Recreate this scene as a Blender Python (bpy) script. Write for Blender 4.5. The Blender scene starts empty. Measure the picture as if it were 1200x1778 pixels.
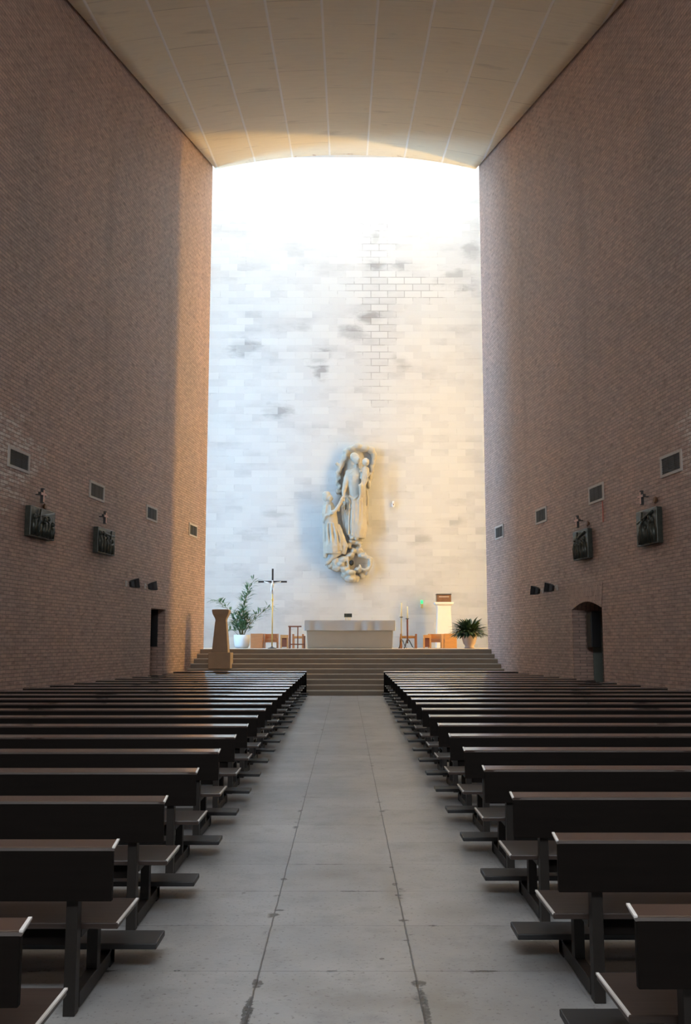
import bpy, bmesh, math, random
from mathutils import Vector, Matrix, noise
random.seed(7)
PI = math.pi
sc = bpy.context.scene
C = sc.collection

# ------------------------------------------------------------------ camera, light, exposure
cam_d = bpy.data.cameras.new('camera')
cam_d.sensor_fit = 'VERTICAL'; cam_d.sensor_height = 24.0
cam_d.lens = 24.0 * 1700.0 / 1778.0
cam_d.shift_x = -0.5 / 1778.0
cam = bpy.data.objects.new('camera', cam_d); C.objects.link(cam)
cam.location = (0, 0, 1.75)
cam.rotation_euler = (PI / 2 + math.radians(7.6), 0, 0)
cam_d.clip_end = 300
sc.camera = cam

w = bpy.data.worlds.new('world'); sc.world = w; w.use_nodes = True
w.node_tree.nodes['Background'].inputs[0].default_value = (0.6, 0.65, 0.72, 1)
w.node_tree.nodes['Background'].inputs[1].default_value = 0.3

sc.view_settings.view_transform = 'Standard'
sc.view_settings.look = 'None'
sc.view_settings.gamma = 1.0
sc.view_settings.use_curve_mapping = False
sc.view_settings.exposure = 0.38
sc.cycles.max_bounces = 10
sc.cycles.diffuse_bounces = 7
sc.cycles.caustics_reflective = False
sc.cycles.caustics_refractive = False
sc.cycles.sample_clamp_indirect = 12

SKY_E = 5.2       # daylight through the roof light above the altar
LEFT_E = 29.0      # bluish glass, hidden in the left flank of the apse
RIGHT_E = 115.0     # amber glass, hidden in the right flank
REAR_FILL_E = 11.0      # made-up fill light for the nave, a glowing panel in the rear wall

# plan of the hall: side walls converge towards the altar, roof climbs
SL = 0.126
Y0, Y1, YA = -4.0, 36.75, 45.0
PLAT = 1.52
def wx(y): return 9.92 - SL * y            # half width of the nave at y
def ceil_z(y): return 20.43 + 0.193 * (y - Y1)

# ------------------------------------------------------------------ materials
def nt(name):
    m = bpy.data.materials.new(name); m.use_nodes = True
    t = m.node_tree; return m, t, t.nodes, t.links, t.nodes['Principled BSDF']
def rgb(c): return (c[0], c[1], c[2], 1)
def plain(name, col, rough=0.6, metal=0.0, var=0.12, scale=8.0, bump=0.0, stretch=None, spec=None):
    m, t, N, L, b = nt(name)
    tc = N.new('ShaderNodeTexCoord'); mp = N.new('ShaderNodeMapping')
    if stretch: mp.inputs['Scale'].default_value = stretch
    n = N.new('ShaderNodeTexNoise'); n.inputs['Scale'].default_value = scale; n.inputs['Detail'].default_value = 5
    r = N.new('ShaderNodeMix'); r.data_type = 'RGBA'
    r.inputs[6].default_value = rgb([max(0, c * (1 - var)) for c in col])
    r.inputs[7].default_value = rgb([min(1, c * (1 + var)) for c in col])
    L.new(tc.outputs['Object'], mp.inputs[0]); L.new(mp.outputs[0], n.inputs['Vector'])
    L.new(n.outputs['Fac'], r.inputs[0]); L.new(r.outputs[2], b.inputs['Base Color'])
    b.inputs['Roughness'].default_value = rough; b.inputs['Metallic'].default_value = metal
    if spec is not None: b.inputs['Specular IOR Level'].default_value = spec
    if bump:
        bp = N.new('ShaderNodeBump'); bp.inputs['Strength'].default_value = bump; bp.inputs['Distance'].default_value = 0.02
        L.new(n.outputs['Fac'], bp.inputs['Height']); L.new(bp.outputs[0], b.inputs['Normal'])
    return m
def emit(name, col, s):
    m, t, N, L, b = nt(name)
    b.inputs['Base Color'].default_value = (0.02, 0.02, 0.02, 1)
    b.inputs['Emission Color'].default_value = rgb(col); b.inputs['Emission Strength'].default_value = s
    return m
def math_n(N, L, op, a, b=None, c=None):
    n = N.new('ShaderNodeMath'); n.operation = op
    for i, v in enumerate((a, b, c)):
        if v is None: continue
        if isinstance(v, (int, float)): n.inputs[i].default_value = v
        else: L.new(v, n.inputs[i])
    return n.outputs[0]
def mixc(N, L, fac, a, b, mode='MIX'):
    n = N.new('ShaderNodeMix'); n.data_type = 'RGBA'; n.blend_type = mode
    for i, v in ((0, fac), (6, a), (7, b)):
        if isinstance(v, (int, float)): n.inputs[i].default_value = v
        elif isinstance(v, tuple): n.inputs[i].default_value = rgb(v)
        else: L.new(v, n.inputs[i])
    return n.outputs[2]
def noise_n(N, L, vec, scale, detail=4, rough=0.55):
    n = N.new('ShaderNodeTexNoise'); n.inputs['Scale'].default_value = scale
    n.inputs['Detail'].default_value = detail; n.inputs['Roughness'].default_value = rough
    L.new(vec, n.inputs['Vector']); return n.outputs['Fac']
def ramp_n(N, L, fac, lo, hi):
    n = N.new('ShaderNodeMapRange'); n.inputs['From Min'].default_value = lo; n.inputs['From Max'].default_value = hi
    L.new(fac, n.inputs['Value']); return n.outputs[0]
def mapped(N, L, src, scale, loc=(0, 0, 0)):
    mp = N.new('ShaderNodeMapping'); mp.inputs['Scale'].default_value = scale; mp.inputs['Location'].default_value = loc
    L.new(src, mp.inputs[0]); return mp.outputs[0]
def ellipse_mask(N, L, sep, cx, cy, rx, ry, warp=None, soft=0.5):
    dx = math_n(N, L, 'MULTIPLY', math_n(N, L, 'SUBTRACT', sep.outputs[0], cx), 1.0 / rx)
    dy = math_n(N, L, 'MULTIPLY', math_n(N, L, 'SUBTRACT', sep.outputs[1], cy), 1.0 / ry)
    d = math_n(N, L, 'SQRT', math_n(N, L, 'ADD', math_n(N, L, 'MULTIPLY', dx, dx), math_n(N, L, 'MULTIPLY', dy, dy)))
    if warp is not None: d = math_n(N, L, 'ADD', d, math_n(N, L, 'MULTIPLY', math_n(N, L, 'SUBTRACT', warp, 0.5), 2.6))
    n = N.new('ShaderNodeMapRange'); n.inputs['From Min'].default_value = 1.0; n.inputs['From Max'].default_value = 1.0 - soft
    L.new(d, n.inputs['Value']); return n.outputs[0]

def brick_mat(name, pale_spot=None, soldier=False):
    m, t, N, L, b = nt(name)
    tc = N.new('ShaderNodeTexCoord'); uv = tc.outputs['UV']
    src = uv
    if soldier:
        mp = N.new('ShaderNodeMapping'); mp.inputs['Rotation'].default_value = (0, 0, PI / 2); L.new(uv, mp.inputs[0]); src = mp.outputs[0]
    def bt(c1, c2, mo, ms, sm=0.15, bias=0.0):
        k = N.new('ShaderNodeTexBrick'); k.inputs['Scale'].default_value = 1
        k.inputs['Brick Width'].default_value = 0.26; k.inputs['Row Height'].default_value = 0.084
        k.inputs['Mortar Size'].default_value = ms; k.inputs['Mortar Smooth'].default_value = sm; k.inputs['Bias'].default_value = bias
        k.inputs['Color1'].default_value = rgb(c1); k.inputs['Color2'].default_value = rgb(c2); k.inputs['Mortar'].default_value = rgb(mo)
        L.new(src, k.inputs['Vector']); return k
    k = bt((0.58, 0.395, 0.33), (0.43, 0.30, 0.255), (0.26, 0.195, 0.17), 0.009)
    big = noise_n(N, L, mapped(N, L, uv, (0.22, 0.12, 1)), 1.0, 3)
    c = mixc(N, L, ramp_n(N, L, big, 0.3, 0.7), (0.80, 0.84, 0.86), (1.12, 1.05, 0.98))
    col = mixc(N, L, 1.0, k.outputs['Color'], c, 'MULTIPLY')
    # single bricks burnt paler or darker, cells matched to the course height
    cell = noise_n(N, L, mapped(N, L, uv, (3.8, 11.9, 1)), 1.0, 1)
    col = mixc(N, L, math_n(N, L, 'MULTIPLY', ramp_n(N, L, cell, 0.56, 0.72), 0.5), col, (0.47, 0.36, 0.29))
    col = mixc(N, L, math_n(N, L, 'MULTIPLY', ramp_n(N, L, cell, 0.44, 0.28), 0.5), col, (0.16, 0.10, 0.085))
    streak = noise_n(N, L, mapped(N, L, uv, (0.9, 0.05, 1), (3, 0, 0)), 1.0, 3)
    col = mixc(N, L, math_n(N, L, 'MULTIPLY', ramp_n(N, L, streak, 0.55, 0.8), 0.22), col, (0.12, 0.085, 0.07))
    if pale_spot:
        sep = N.new('ShaderNodeSeparateXYZ'); L.new(uv, sep.inputs[0])
        wn = noise_n(N, L, mapped(N, L, uv, (1.6, 3, 1)), 1.0, 3)
        msk = ellipse_mask(N, L, sep, *pale_spot, warp=wn, soft=0.45)
        inv = math_n(N, L, 'SUBTRACT', 1.0, k.outputs['Fac'])
        cn = ramp_n(N, L, noise_n(N, L, mapped(N, L, uv, (4.2, 11.9, 1)), 1.0, 1), 0.38, 0.6)
        f = math_n(N, L, 'MULTIPLY', math_n(N, L, 'MULTIPLY', msk, inv), math_n(N, L, 'MULTIPLY', cn, 0.9))
        col = mixc(N, L, f, col, (0.72, 0.66, 0.60))
    L.new(col, b.inputs['Base Color'])
    b.inputs['Roughness'].default_value = 0.62; b.inputs['Specular IOR Level'].default_value = 0.45
    fine = noise_n(N, L, uv, 60, 3)
    h = math_n(N, L, 'ADD', math_n(N, L, 'MULTIPLY', k.outputs['Fac'], -1.0), math_n(N, L, 'MULTIPLY', math_n(N, L, 'ADD', fine, cell), 0.5))
    bp = N.new('ShaderNodeBump'); bp.inputs['Strength'].default_value = 0.8; bp.inputs['Distance'].default_value = 0.012
    L.new(h, bp.inputs['Height']); L.new(bp.outputs[0], b.inputs['Normal'])
    return m

def stone_wall_mat():
    m, t, N, L, b = nt('pale_ashlar')
    tc = N.new('ShaderNodeTexCoord'); uv = tc.outputs['UV']
    def bt(c1, c2, mo, ms):
        k = N.new('ShaderNodeTexBrick'); k.inputs['Scale'].default_value = 1
        k.inputs['Brick Width'].default_value = 0.8; k.inputs['Row Height'].default_value = 0.335
        k.inputs['Mortar Size'].default_value = ms; k.inputs['Mortar Smooth'].default_value = 0.1
        k.inputs['Color1'].default_value = rgb(c1); k.inputs['Color2'].default_value = rgb(c2); k.inputs['Mortar'].default_value = rgb(mo)
        L.new(uv, k.inputs['Vector']); return k
    k = bt((0.53, 0.53, 0.515), (0.475, 0.475, 0.47), (0.49, 0.49, 0.48), 0.010)
    k2 = bt((0, 0, 0), (0, 0, 0), (1, 1, 1), 0.02)
    k3 = bt((0.15, 0.15, 0.15), (1, 1, 1), (0.6, 0.6, 0.6), 0.0)
    blk = N.new('ShaderNodeRGBToBW'); L.new(k3.outputs['Color'], blk.inputs[0]); blk = blk.outputs[0]
    big = noise_n(N, L, mapped(N, L, uv, (0.35, 0.8, 1)), 1.0, 5, 0.6)
    mid = noise_n(N, L, mapped(N, L, uv, (0.9, 2.2, 1), (5, 2, 0)), 1.0, 5, 0.65)
    col = mixc(N, L, math_n(N, L, 'MULTIPLY', math_n(N, L, 'MULTIPLY', ramp_n(N, L, big, 0.48, 0.7), 0.8), blk), k.outputs['Color'], (0.345, 0.34, 0.34))
    # joints open up only in places
    jm = math_n(N, L, 'MULTIPLY', k2.outputs['Fac'], ramp_n(N, L, mid, 0.56, 0.80))
    sep = N.new('ShaderNodeSeparateXYZ'); L.new(uv, sep.inputs[0])
    cross = ellipse_mask(N, L, sep, 1.5, 17.5, 0.95, 5.2, warp=mid, soft=0.4)
    arm = ellipse_mask(N, L, sep, 2.6, 18.6, 3.0, 0.9, warp=mid, soft=0.4)
    jm = math_n(N, L, 'MAXIMUM', jm, math_n(N, L, 'MULTIPLY', k2.outputs['Fac'], math_n(N, L, 'MAXIMUM', cross, arm)))
    col = mixc(N, L, math_n(N, L, 'MULTIPLY', jm, 0.6), col, (0.22, 0.21, 0.20))
    for (cx, cy, rx, ry, s) in [(1.45, 21.1, .35, .5, .6), (1.5, 19.7, .5, .35, .55), (.35, 16.4, .8, .5, .65), (1.1, 17.1, .8, .45, .6),
                                (5.35, 19.0, 1.2, .65, .6), (-1.3, 15.1, .75, .5, .75), (-1.1, 14.5, .4, .6, .55), (-3.18, 12.56, .8, .45, .6),
                                (-4.79, 15.6, .9, .55, .6), (2.6, 15.0, .5, .45, .5), (-2.0, 16.6, .5, .25, .5), (3.0, 19.6, .9, .3, .5), (6.0, 20.4, .5, .5, .4),
                                (-4.7, 6.6, .9, .3, .3), (-3.2, 7.7, .8, .3, .3), (3.3, 6.4, .8, .3, .3), (4.8, 7.3, .9, .25, .3)]:
        e = ellipse_mask(N, L, sep, cx, cy, rx, ry, warp=mid, soft=0.7)
        col = mixc(N, L, math_n(N, L, 'MULTIPLY', math_n(N, L, 'MULTIPLY', e, s * 1.25), blk), col, (0.18, 0.17, 0.165))
    L.new(col, b.inputs['Base Color']); b.inputs['Roughness'].default_value = 0.7
    fine = noise_n(N, L, uv, 14, 4)
    h = math_n(N, L, 'SUBTRACT', math_n(N, L, 'MULTIPLY', fine, 0.5), k.outputs['Fac'])
    bp = N.new('ShaderNodeBump'); bp.inputs['Strength'].default_value = 0.15; bp.inputs['Distance'].default_value = 0.02
    L.new(h, bp.inputs['Height']); L.new(bp.outputs[0], b.inputs['Normal'])
    return m

def floor_mat():
    m, t, N, L, b = nt('concrete_slabs')
    tc = N.new('ShaderNodeTexCoord'); ob = tc.outputs['Object']
    sep = N.new('ShaderNodeSeparateXYZ'); L.new(ob, sep.inputs[0])
    wob = math_n(N, L, 'MULTIPLY', math_n(N, L, 'SUBTRACT', noise_n(N, L, ob, 6, 3), 0.5), 0.012)
    def line(v, per, off, wd):
        a = math_n(N, L, 'ADD', math_n(N, L, 'SUBTRACT', v, off), wob)
        f = math_n(N, L, 'PINGPONG', a, per / 2)
        n = N.new('ShaderNodeMapRange'); n.inputs['From Min'].default_value = wd; n.inputs['From Max'].default_value = wd * 0.4
        L.new(f, n.inputs['Value']); return n.outputs[0]
    lx = line(sep.outputs[0], 0.835, -0.465, 0.006)
    # only the two joints beside the middle slabs are open
    ax = math_n(N, L, 'ABSOLUTE', math_n(N, L, 'ADD', sep.outputs[0], 0.05))
    keep = math_n(N, L, 'LESS_THAN', ax, 0.7)
    lx = math_n(N, L, 'MULTIPLY', lx, math_n(N, L, 'MAXIMUM', keep, 0.15))
    ly = line(sep.outputs[1], 0.853, 5.54, 0.005)
    jn = ramp_n(N, L, noise_n(N, L, ob, 1.3, 3), 0.35, 0.6)
    ly = math_n(N, L, 'MULTIPLY', ly, math_n(N, L, 'ADD', math_n(N, L, 'MULTIPLY', jn, 0.6), 0.3))
    joint = math_n(N, L, 'MAXIMUM', lx, ly)
    frag = noise_n(N, L, ob, 15, 8, 0.8)
    # chipped edges along the joints
    wide = math_n(N, L, 'MAXIMUM', math_n(N, L, 'MULTIPLY', line(sep.outputs[0], 0.835, -0.465, 0.05), keep), line(sep.outputs[1], 0.853, 5.54, 0.022))
    chipn = noise_n(N, L, mapped(N, L, ob, (1.0, 1.0, 1), (1.7, 2.2, 0)), 5.5, 5, 0.6)
    rare = ramp_n(N, L, noise_n(N, L, mapped(N, L, ob, (1, 1, 1), (7.1, 3.3, 0)), 0.55, 1), 0.42, 0.58)
    chip = math_n(N, L, 'MULTIPLY', math_n(N, L, 'MULTIPLY', wide, ramp_n(N, L, chipn, 0.60, 0.64)), rare)
    specks = ramp_n(N, L, noise_n(N, L, ob, 38, 3), 0.60, 0.68)
    big = noise_n(N, L, ob, 0.7, 6, 0.6); mid = noise_n(N, L, ob, 3.2, 6, 0.7)
    col = mixc(N, L, ramp_n(N, L, big, 0.35, 0.65), (0.265, 0.268, 0.27), (0.38, 0.383, 0.38))
    col = mixc(N, L, math_n(N, L, 'MULTIPLY', ramp_n(N, L, mid, 0.52, 0.75), 0.5), col, (0.16, 0.157, 0.15))
    # each slab cast a little different
    br = N.new('ShaderNodeTexBrick'); br.offset = 0.0; br.inputs['Scale'].default_value = 1
    br.inputs['Brick Width'].default_value = 0.835; br.inputs['Row Height'].default_value = 0.853; br.inputs['Mortar Size'].default_value = 0
    br.inputs['Color1'].default_value = (0.92, 0.92, 0.92, 1); br.inputs['Color2'].default_value = (1.06, 1.06, 1.06, 1)
    L.new(mapped(N, L, ob, (1, 1, 1), (0.465, -5.54 + 0.853 * 10, 0)), br.inputs['Vector'])
    col = mixc(N, L, 1.0, col, br.outputs['Color'], 'MULTIPLY')
    for (cx, cy, rx, ry, s) in [(-0.1, 7.75, .3, .22, .55), (.33, 7.2, .1, .5, .5), (.45, 5.0, .22, .8, .45), (.1, 5.1, .5, .18, .45), (-.3, 5.3, .3, .2, .35), (.75, 5.0, .4, .3, .3), (.7, 6.7, .25, .35, .35)]:
        e = ellipse_mask(N, L, sep, cx, cy, rx, ry, warp=mid, soft=0.8)
        col = mixc(N, L, math_n(N, L, 'MULTIPLY', e, s), col, (0.17, 0.155, 0.13))
    col = mixc(N, L, math_n(N, L, 'MULTIPLY', specks, 0.75), col, (0.14, 0.13, 0.12))
    col = mixc(N, L, math_n(N, L, 'MULTIPLY', joint, 0.8), col, (0.06, 0.055, 0.05))
    col = mixc(N, L, chip, col, (0.04, 0.037, 0.033))
    for (cx, cy, rx, ry) in [(-.46, 5.35, .035, .07), (-.47, 4.95, .03, .22), (.375, 5.35, .05, .05), (.385, 5.0, .025, .28), (-.44, 6.75, .05, .02), (-.46, 7.6, .03, .05), (.36, 7.45, .03, .04),
                               (.1, 7.247, .2, .014), (-.12, 8.1, .16, .012), (.72, 5.54, .14, .014), (.2, 5.75, .02, .015), (-.72, 7.2, .02, .012), (-.7, 4.75, .05, .015), (.36, 8.0, .025, .03)]:
        e = ellipse_mask(N, L, sep, cx, cy, rx * .8, ry, warp=frag, soft=0.2)
        e = math_n(N, L, 'MULTIPLY', e, ramp_n(N, L, frag, 0.62, 0.50))
        col = mixc(N, L, e, col, (0.045, 0.04, 0.035))
    L.new(col, b.inputs['Base Color'])
    rr = N.new('ShaderNodeMapRange'); rr.inputs['To Min'].default_value = 0.30; rr.inputs['To Max'].default_value = 0.46
    L.new(mid, rr.inputs['Value']); L.new(rr.outputs[0], b.inputs['Roughness'])
    h = math_n(N, L, 'SUBTRACT', math_n(N, L, 'MULTIPLY', noise_n(N, L, ob, 30, 5), 0.25), math_n(N, L, 'MAXIMUM', joint, chip))
    bp = N.new('ShaderNodeBump'); bp.inputs['Strength'].default_value = 0.4; bp.inputs['Distance'].default_value = 0.01
    L.new(h, bp.inputs['Height']); L.new(bp.outputs[0], b.inputs['Normal'])
    return m

def ceiling_mat():
    m, t, N, L, b = nt('board_marked_ceiling')
    tc = N.new('ShaderNodeTexCoord'); uv = tc.outputs['UV']     # u across (m), v along the slope (m)
    sep = N.new('ShaderNodeSeparateXYZ'); L.new(uv, sep.inputs[0])
    a = math_n(N, L, 'ADD', math_n(N, L, 'SUBTRACT', sep.outputs[0], -0.64), math_n(N, L, 'MULTIPLY', math_n(N, L, 'SUBTRACT', noise_n(N, L, uv, 0.8, 2), 0.5), 0.02))
    f = math_n(N, L, 'PINGPONG', a, 0.745)
    n = N.new('ShaderNodeMapRange'); n.inputs['From Min'].default_value = 0.045; n.inputs['From Max'].default_value = 0.028
    L.new(f, n.inputs['Value']); strip = n.outputs[0]
    k = N.new('ShaderNodeTexBrick'); k.offset = 0.37; k.inputs['Scale'].default_value = 1
    k.inputs['Brick Width'].default_value = 2.35; k.inputs['Row Height'].default_value = 1.49; k.inputs['Mortar Size'].default_value = 0.012
    k.inputs['Mortar Smooth'].default_value = 0.3
    k.inputs['Color1'].default_value = (0.80, 0.70, 0.53, 1); k.inputs['Color2'].default_value = (0.75, 0.655, 0.49, 1); k.inputs['Mortar'].default_value = (0.35, 0.27, 0.2, 1)
    mp = N.new('ShaderNodeCombineXYZ'); L.new(sep.outputs[1], mp.inputs[0]); L.new(math_n(N, L, 'ADD', sep.outputs[0], 0.64 + 0.02), mp.inputs[1])
    L.new(mp.outputs[0], k.inputs['Vector'])
    fade = ramp_n(N, L, noise_n(N, L, mapped(N, L, uv, (0.5, 0.8, 1)), 1.0, 2), 0.35, 0.6)
    base = mixc(N, L, math_n(N, L, 'MULTIPLY', k.outputs['Fac'], math_n(N, L, 'SUBTRACT', 1.0, fade)), k.outputs['Color'], (0.78, 0.68, 0.51))
    grain = noise_n(N, L, mapped(N, L, uv, (1.2, 9, 1)), 1.0, 5, 0.6)
    base = mixc(N, L, math_n(N, L, 'MULTIPLY', ramp_n(N, L, grain, 0.4, 0.7), 0.35), base, (0.64, 0.55, 0.41))
    base = mixc(N, L, math_n(N, L, 'MULTIPLY', ramp_n(N, L, noise_n(N, L, mapped(N, L, uv, (0.6, 2.2, 1), (9, 0, 0)), 1.0, 4), 0.62, 0.75), 0.4), base, (0.36, 0.28, 0.2))
    spots = ramp_n(N, L, noise_n(N, L, mapped(N, L, uv, (1.5, 2.5, 1), (4, 4, 0)), 1.0, 5), 0.73, 0.77)
    base = mixc(N, L, math_n(N, L, 'MULTIPLY', spots, 0.6), base, (0.28, 0.19, 0.12))
    edge = math_n(N, L, 'MULTIPLY', ramp_n(N, L, sep.outputs[1], 41.0, 41.5), ramp_n(N, L, noise_n(N, L, mapped(N, L, uv, (1.6, 4, 1), (2.4, 1, 0)), 1.0, 4, 0.7), 0.58, 0.63))
    base = mixc(N, L, math_n(N, L, 'MULTIPLY', edge, 0.75), base, (0.30, 0.13, 0.07))
    base = mixc(N, L, math_n(N, L, 'MULTIPLY', strip, 0.75), base, (0.88, 0.85, 0.82))
    L.new(base, b.inputs['Base Color']); b.inputs['Roughness'].default_value = 0.8
    bp = N.new('ShaderNodeBump'); bp.inputs['Strength'].default_value = 0.3; bp.inputs['Distance'].default_value = 0.02
    L.new(math_n(N, L, 'ADD', grain, strip), bp.inputs['Height']); L.new(bp.outputs[0], b.inputs['Normal'])
    return m

M = {}
M['brick_l'] = brick_mat('brick_left', pale_spot=(20.6 * 1.0079, 5.75, 1.9, 1.1))
M['brick_r'] = brick_mat('brick_right', pale_spot=(20.2 * 1.0079, 6.1, 1.0, 0.9))
M['soldier'] = brick_mat('brick_soldier', soldier=True)
M['ashlar'] = stone_wall_mat()
M['floor'] = floor_mat()
M['ceiling'] = ceiling_mat()
M['step'] = plain('step_stone', (0.24, 0.185, 0.13), 0.5, var=0.18, scale=2.5, bump=0.2)
M['nosing'] = plain('step_edge', (0.42, 0.36, 0.29), 0.45, var=0.15, scale=5)
M['plaster'] = plain('white_plaster', (0.7, 0.69, 0.66), 0.8, var=0.05, scale=2)
M['dark'] = plain('dark_void', (0.012, 0.011, 0.010), 0.8)
M['pew_top'] = plain('lacquered_dark_wood', (0.07, 0.045, 0.036), 0.15, var=0.3, scale=3, stretch=(1, 12, 12), spec=0.7)
M['pew_top'].node_tree.nodes['Principled BSDF'].inputs['Coat Weight'].default_value = 1.0
M['pew_top'].node_tree.nodes['Principled BSDF'].inputs['Coat Roughness'].default_value = 0.07
M['pew_top'].node_tree.nodes['Principled BSDF'].inputs['Coat IOR'].default_value = 2.4
M['pew'] = plain('shaded_dark_wood', (0.008, 0.006, 0.005), 0.6, var=0.3, scale=3, stretch=(1, 12, 12), spec=0.08)  # dark wood, blackened further to hold the shade on the pew backs
M['pew_seat'] = plain('worn_seat_wood', (0.046, 0.031, 0.025), 0.36, var=0.3, scale=3, stretch=(1, 12, 12), bump=0.04, spec=0.5)
M['pew_frame'] = plain('dark_wood_frame', (0.017, 0.014, 0.012), 0.45, var=0.25, scale=4, spec=0.35)
M['strip'] = plain('pale_edge_glint', (0.85, 0.84, 0.82), 0.3, var=0.05)  # white colour paints the specular glint along the pew edges
M['vinyl'] = plain('kneeler_vinyl', (0.025, 0.025, 0.026), 0.45, var=0.2, scale=20)
M['sand'] = plain('sandstone', (0.34, 0.25, 0.17), 0.75, var=0.12, scale=4, bump=0.3)
M['sculpt'] = plain('carved_limestone', (0.42, 0.39, 0.33), 0.75, var=0.12, scale=3, bump=0.3)
M['altar'] = plain('altar_stone', (0.50, 0.45, 0.37), 0.6, var=0.1, scale=2, bump=0.1)
M['cloth'] = plain('white_linen', (0.62, 0.60, 0.57), 0.9, var=0.04, scale=6)
M['white'] = plain('white_stone', (0.76, 0.73, 0.68), 0.6, var=0.05, scale=4)
M['wood'] = plain('orange_wood', (0.42, 0.17, 0.065), 0.4, var=0.2, scale=3, stretch=(1, 1, 6))
M['wood_lt'] = plain('honey_wood', (0.52, 0.26, 0.09), 0.4, var=0.2, scale=3, stretch=(1, 1, 6))
M['redwood'] = plain('red_brown_wood', (0.22, 0.07, 0.035), 0.4, var=0.2, scale=5)
M['brass'] = plain('brass', (0.62, 0.45, 0.16), 0.35, metal=0.6, var=0.1)
M['black'] = plain('black_metal', (0.010, 0.010, 0.012), 0.5, var=0.1)
M['iron'] = plain('wrought_iron', (0.045, 0.04, 0.038), 0.5, var=0.2)
M['silver'] = plain('silver', (0.85, 0.86, 0.88), 0.3, metal=0.4, var=0.03)
M['bronze'] = plain('green_bronze', (0.048, 0.052, 0.042), 0.38, metal=0.3, var=0.7, scale=9, bump=0.4)
M['copper'] = plain('pinkish_copper', (0.72, 0.42, 0.34), 0.4, var=0.1)
M['grille'] = plain('grille_metal', (0.05, 0.048, 0.045), 0.6, var=0.2)
M['frame'] = plain('pale_frame', (0.52, 0.47, 0.43), 0.6, var=0.1)
M['leaf_a'] = plain('bamboo_leaf', (0.085, 0.16, 0.075), 0.5, var=0.45, scale=3)
M['leaf_b'] = plain('broad_leaf', (0.030, 0.062, 0.028), 0.4, var=0.5, scale=5)
M['stem'] = plain('green_brown_stem', (0.13, 0.13, 0.05), 0.6)
M['soil'] = plain('soil', (0.05, 0.035, 0.025), 0.9)
M['pot_w'] = plain('white_pot', (0.72, 0.71, 0.72), 0.5, var=0.04)
M['pot_p'] = plain('pinkish_clay_pot', (0.45, 0.34, 0.29), 0.6, var=0.08)
M['wax'] = plain('candle_wax', (0.80, 0.72, 0.48), 0.5, var=0.04)
M['chest'] = plain('dark_copper', (0.17, 0.085, 0.045), 0.4, metal=0.3, var=0.3, scale=8)
M['door_g'] = plain('grey_green_paint', (0.16, 0.18, 0.16), 0.5, var=0.08)
M['red'] = plain('red_cord', (0.55, 0.12, 0.08), 0.6)
M['green_glow'] = emit('green_lamp_glass', (0.05, 0.9, 0.25), 1.1)
M['glass_sky'] = emit('daylight_glass', (0.93, 0.97, 1.0), SKY_E)
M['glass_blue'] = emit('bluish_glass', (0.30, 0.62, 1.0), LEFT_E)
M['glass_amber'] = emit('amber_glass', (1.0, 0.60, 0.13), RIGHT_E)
M['fill_rear'] = emit('rear_fill_glow', (0.85, 0.92, 1.0), REAR_FILL_E)

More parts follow.
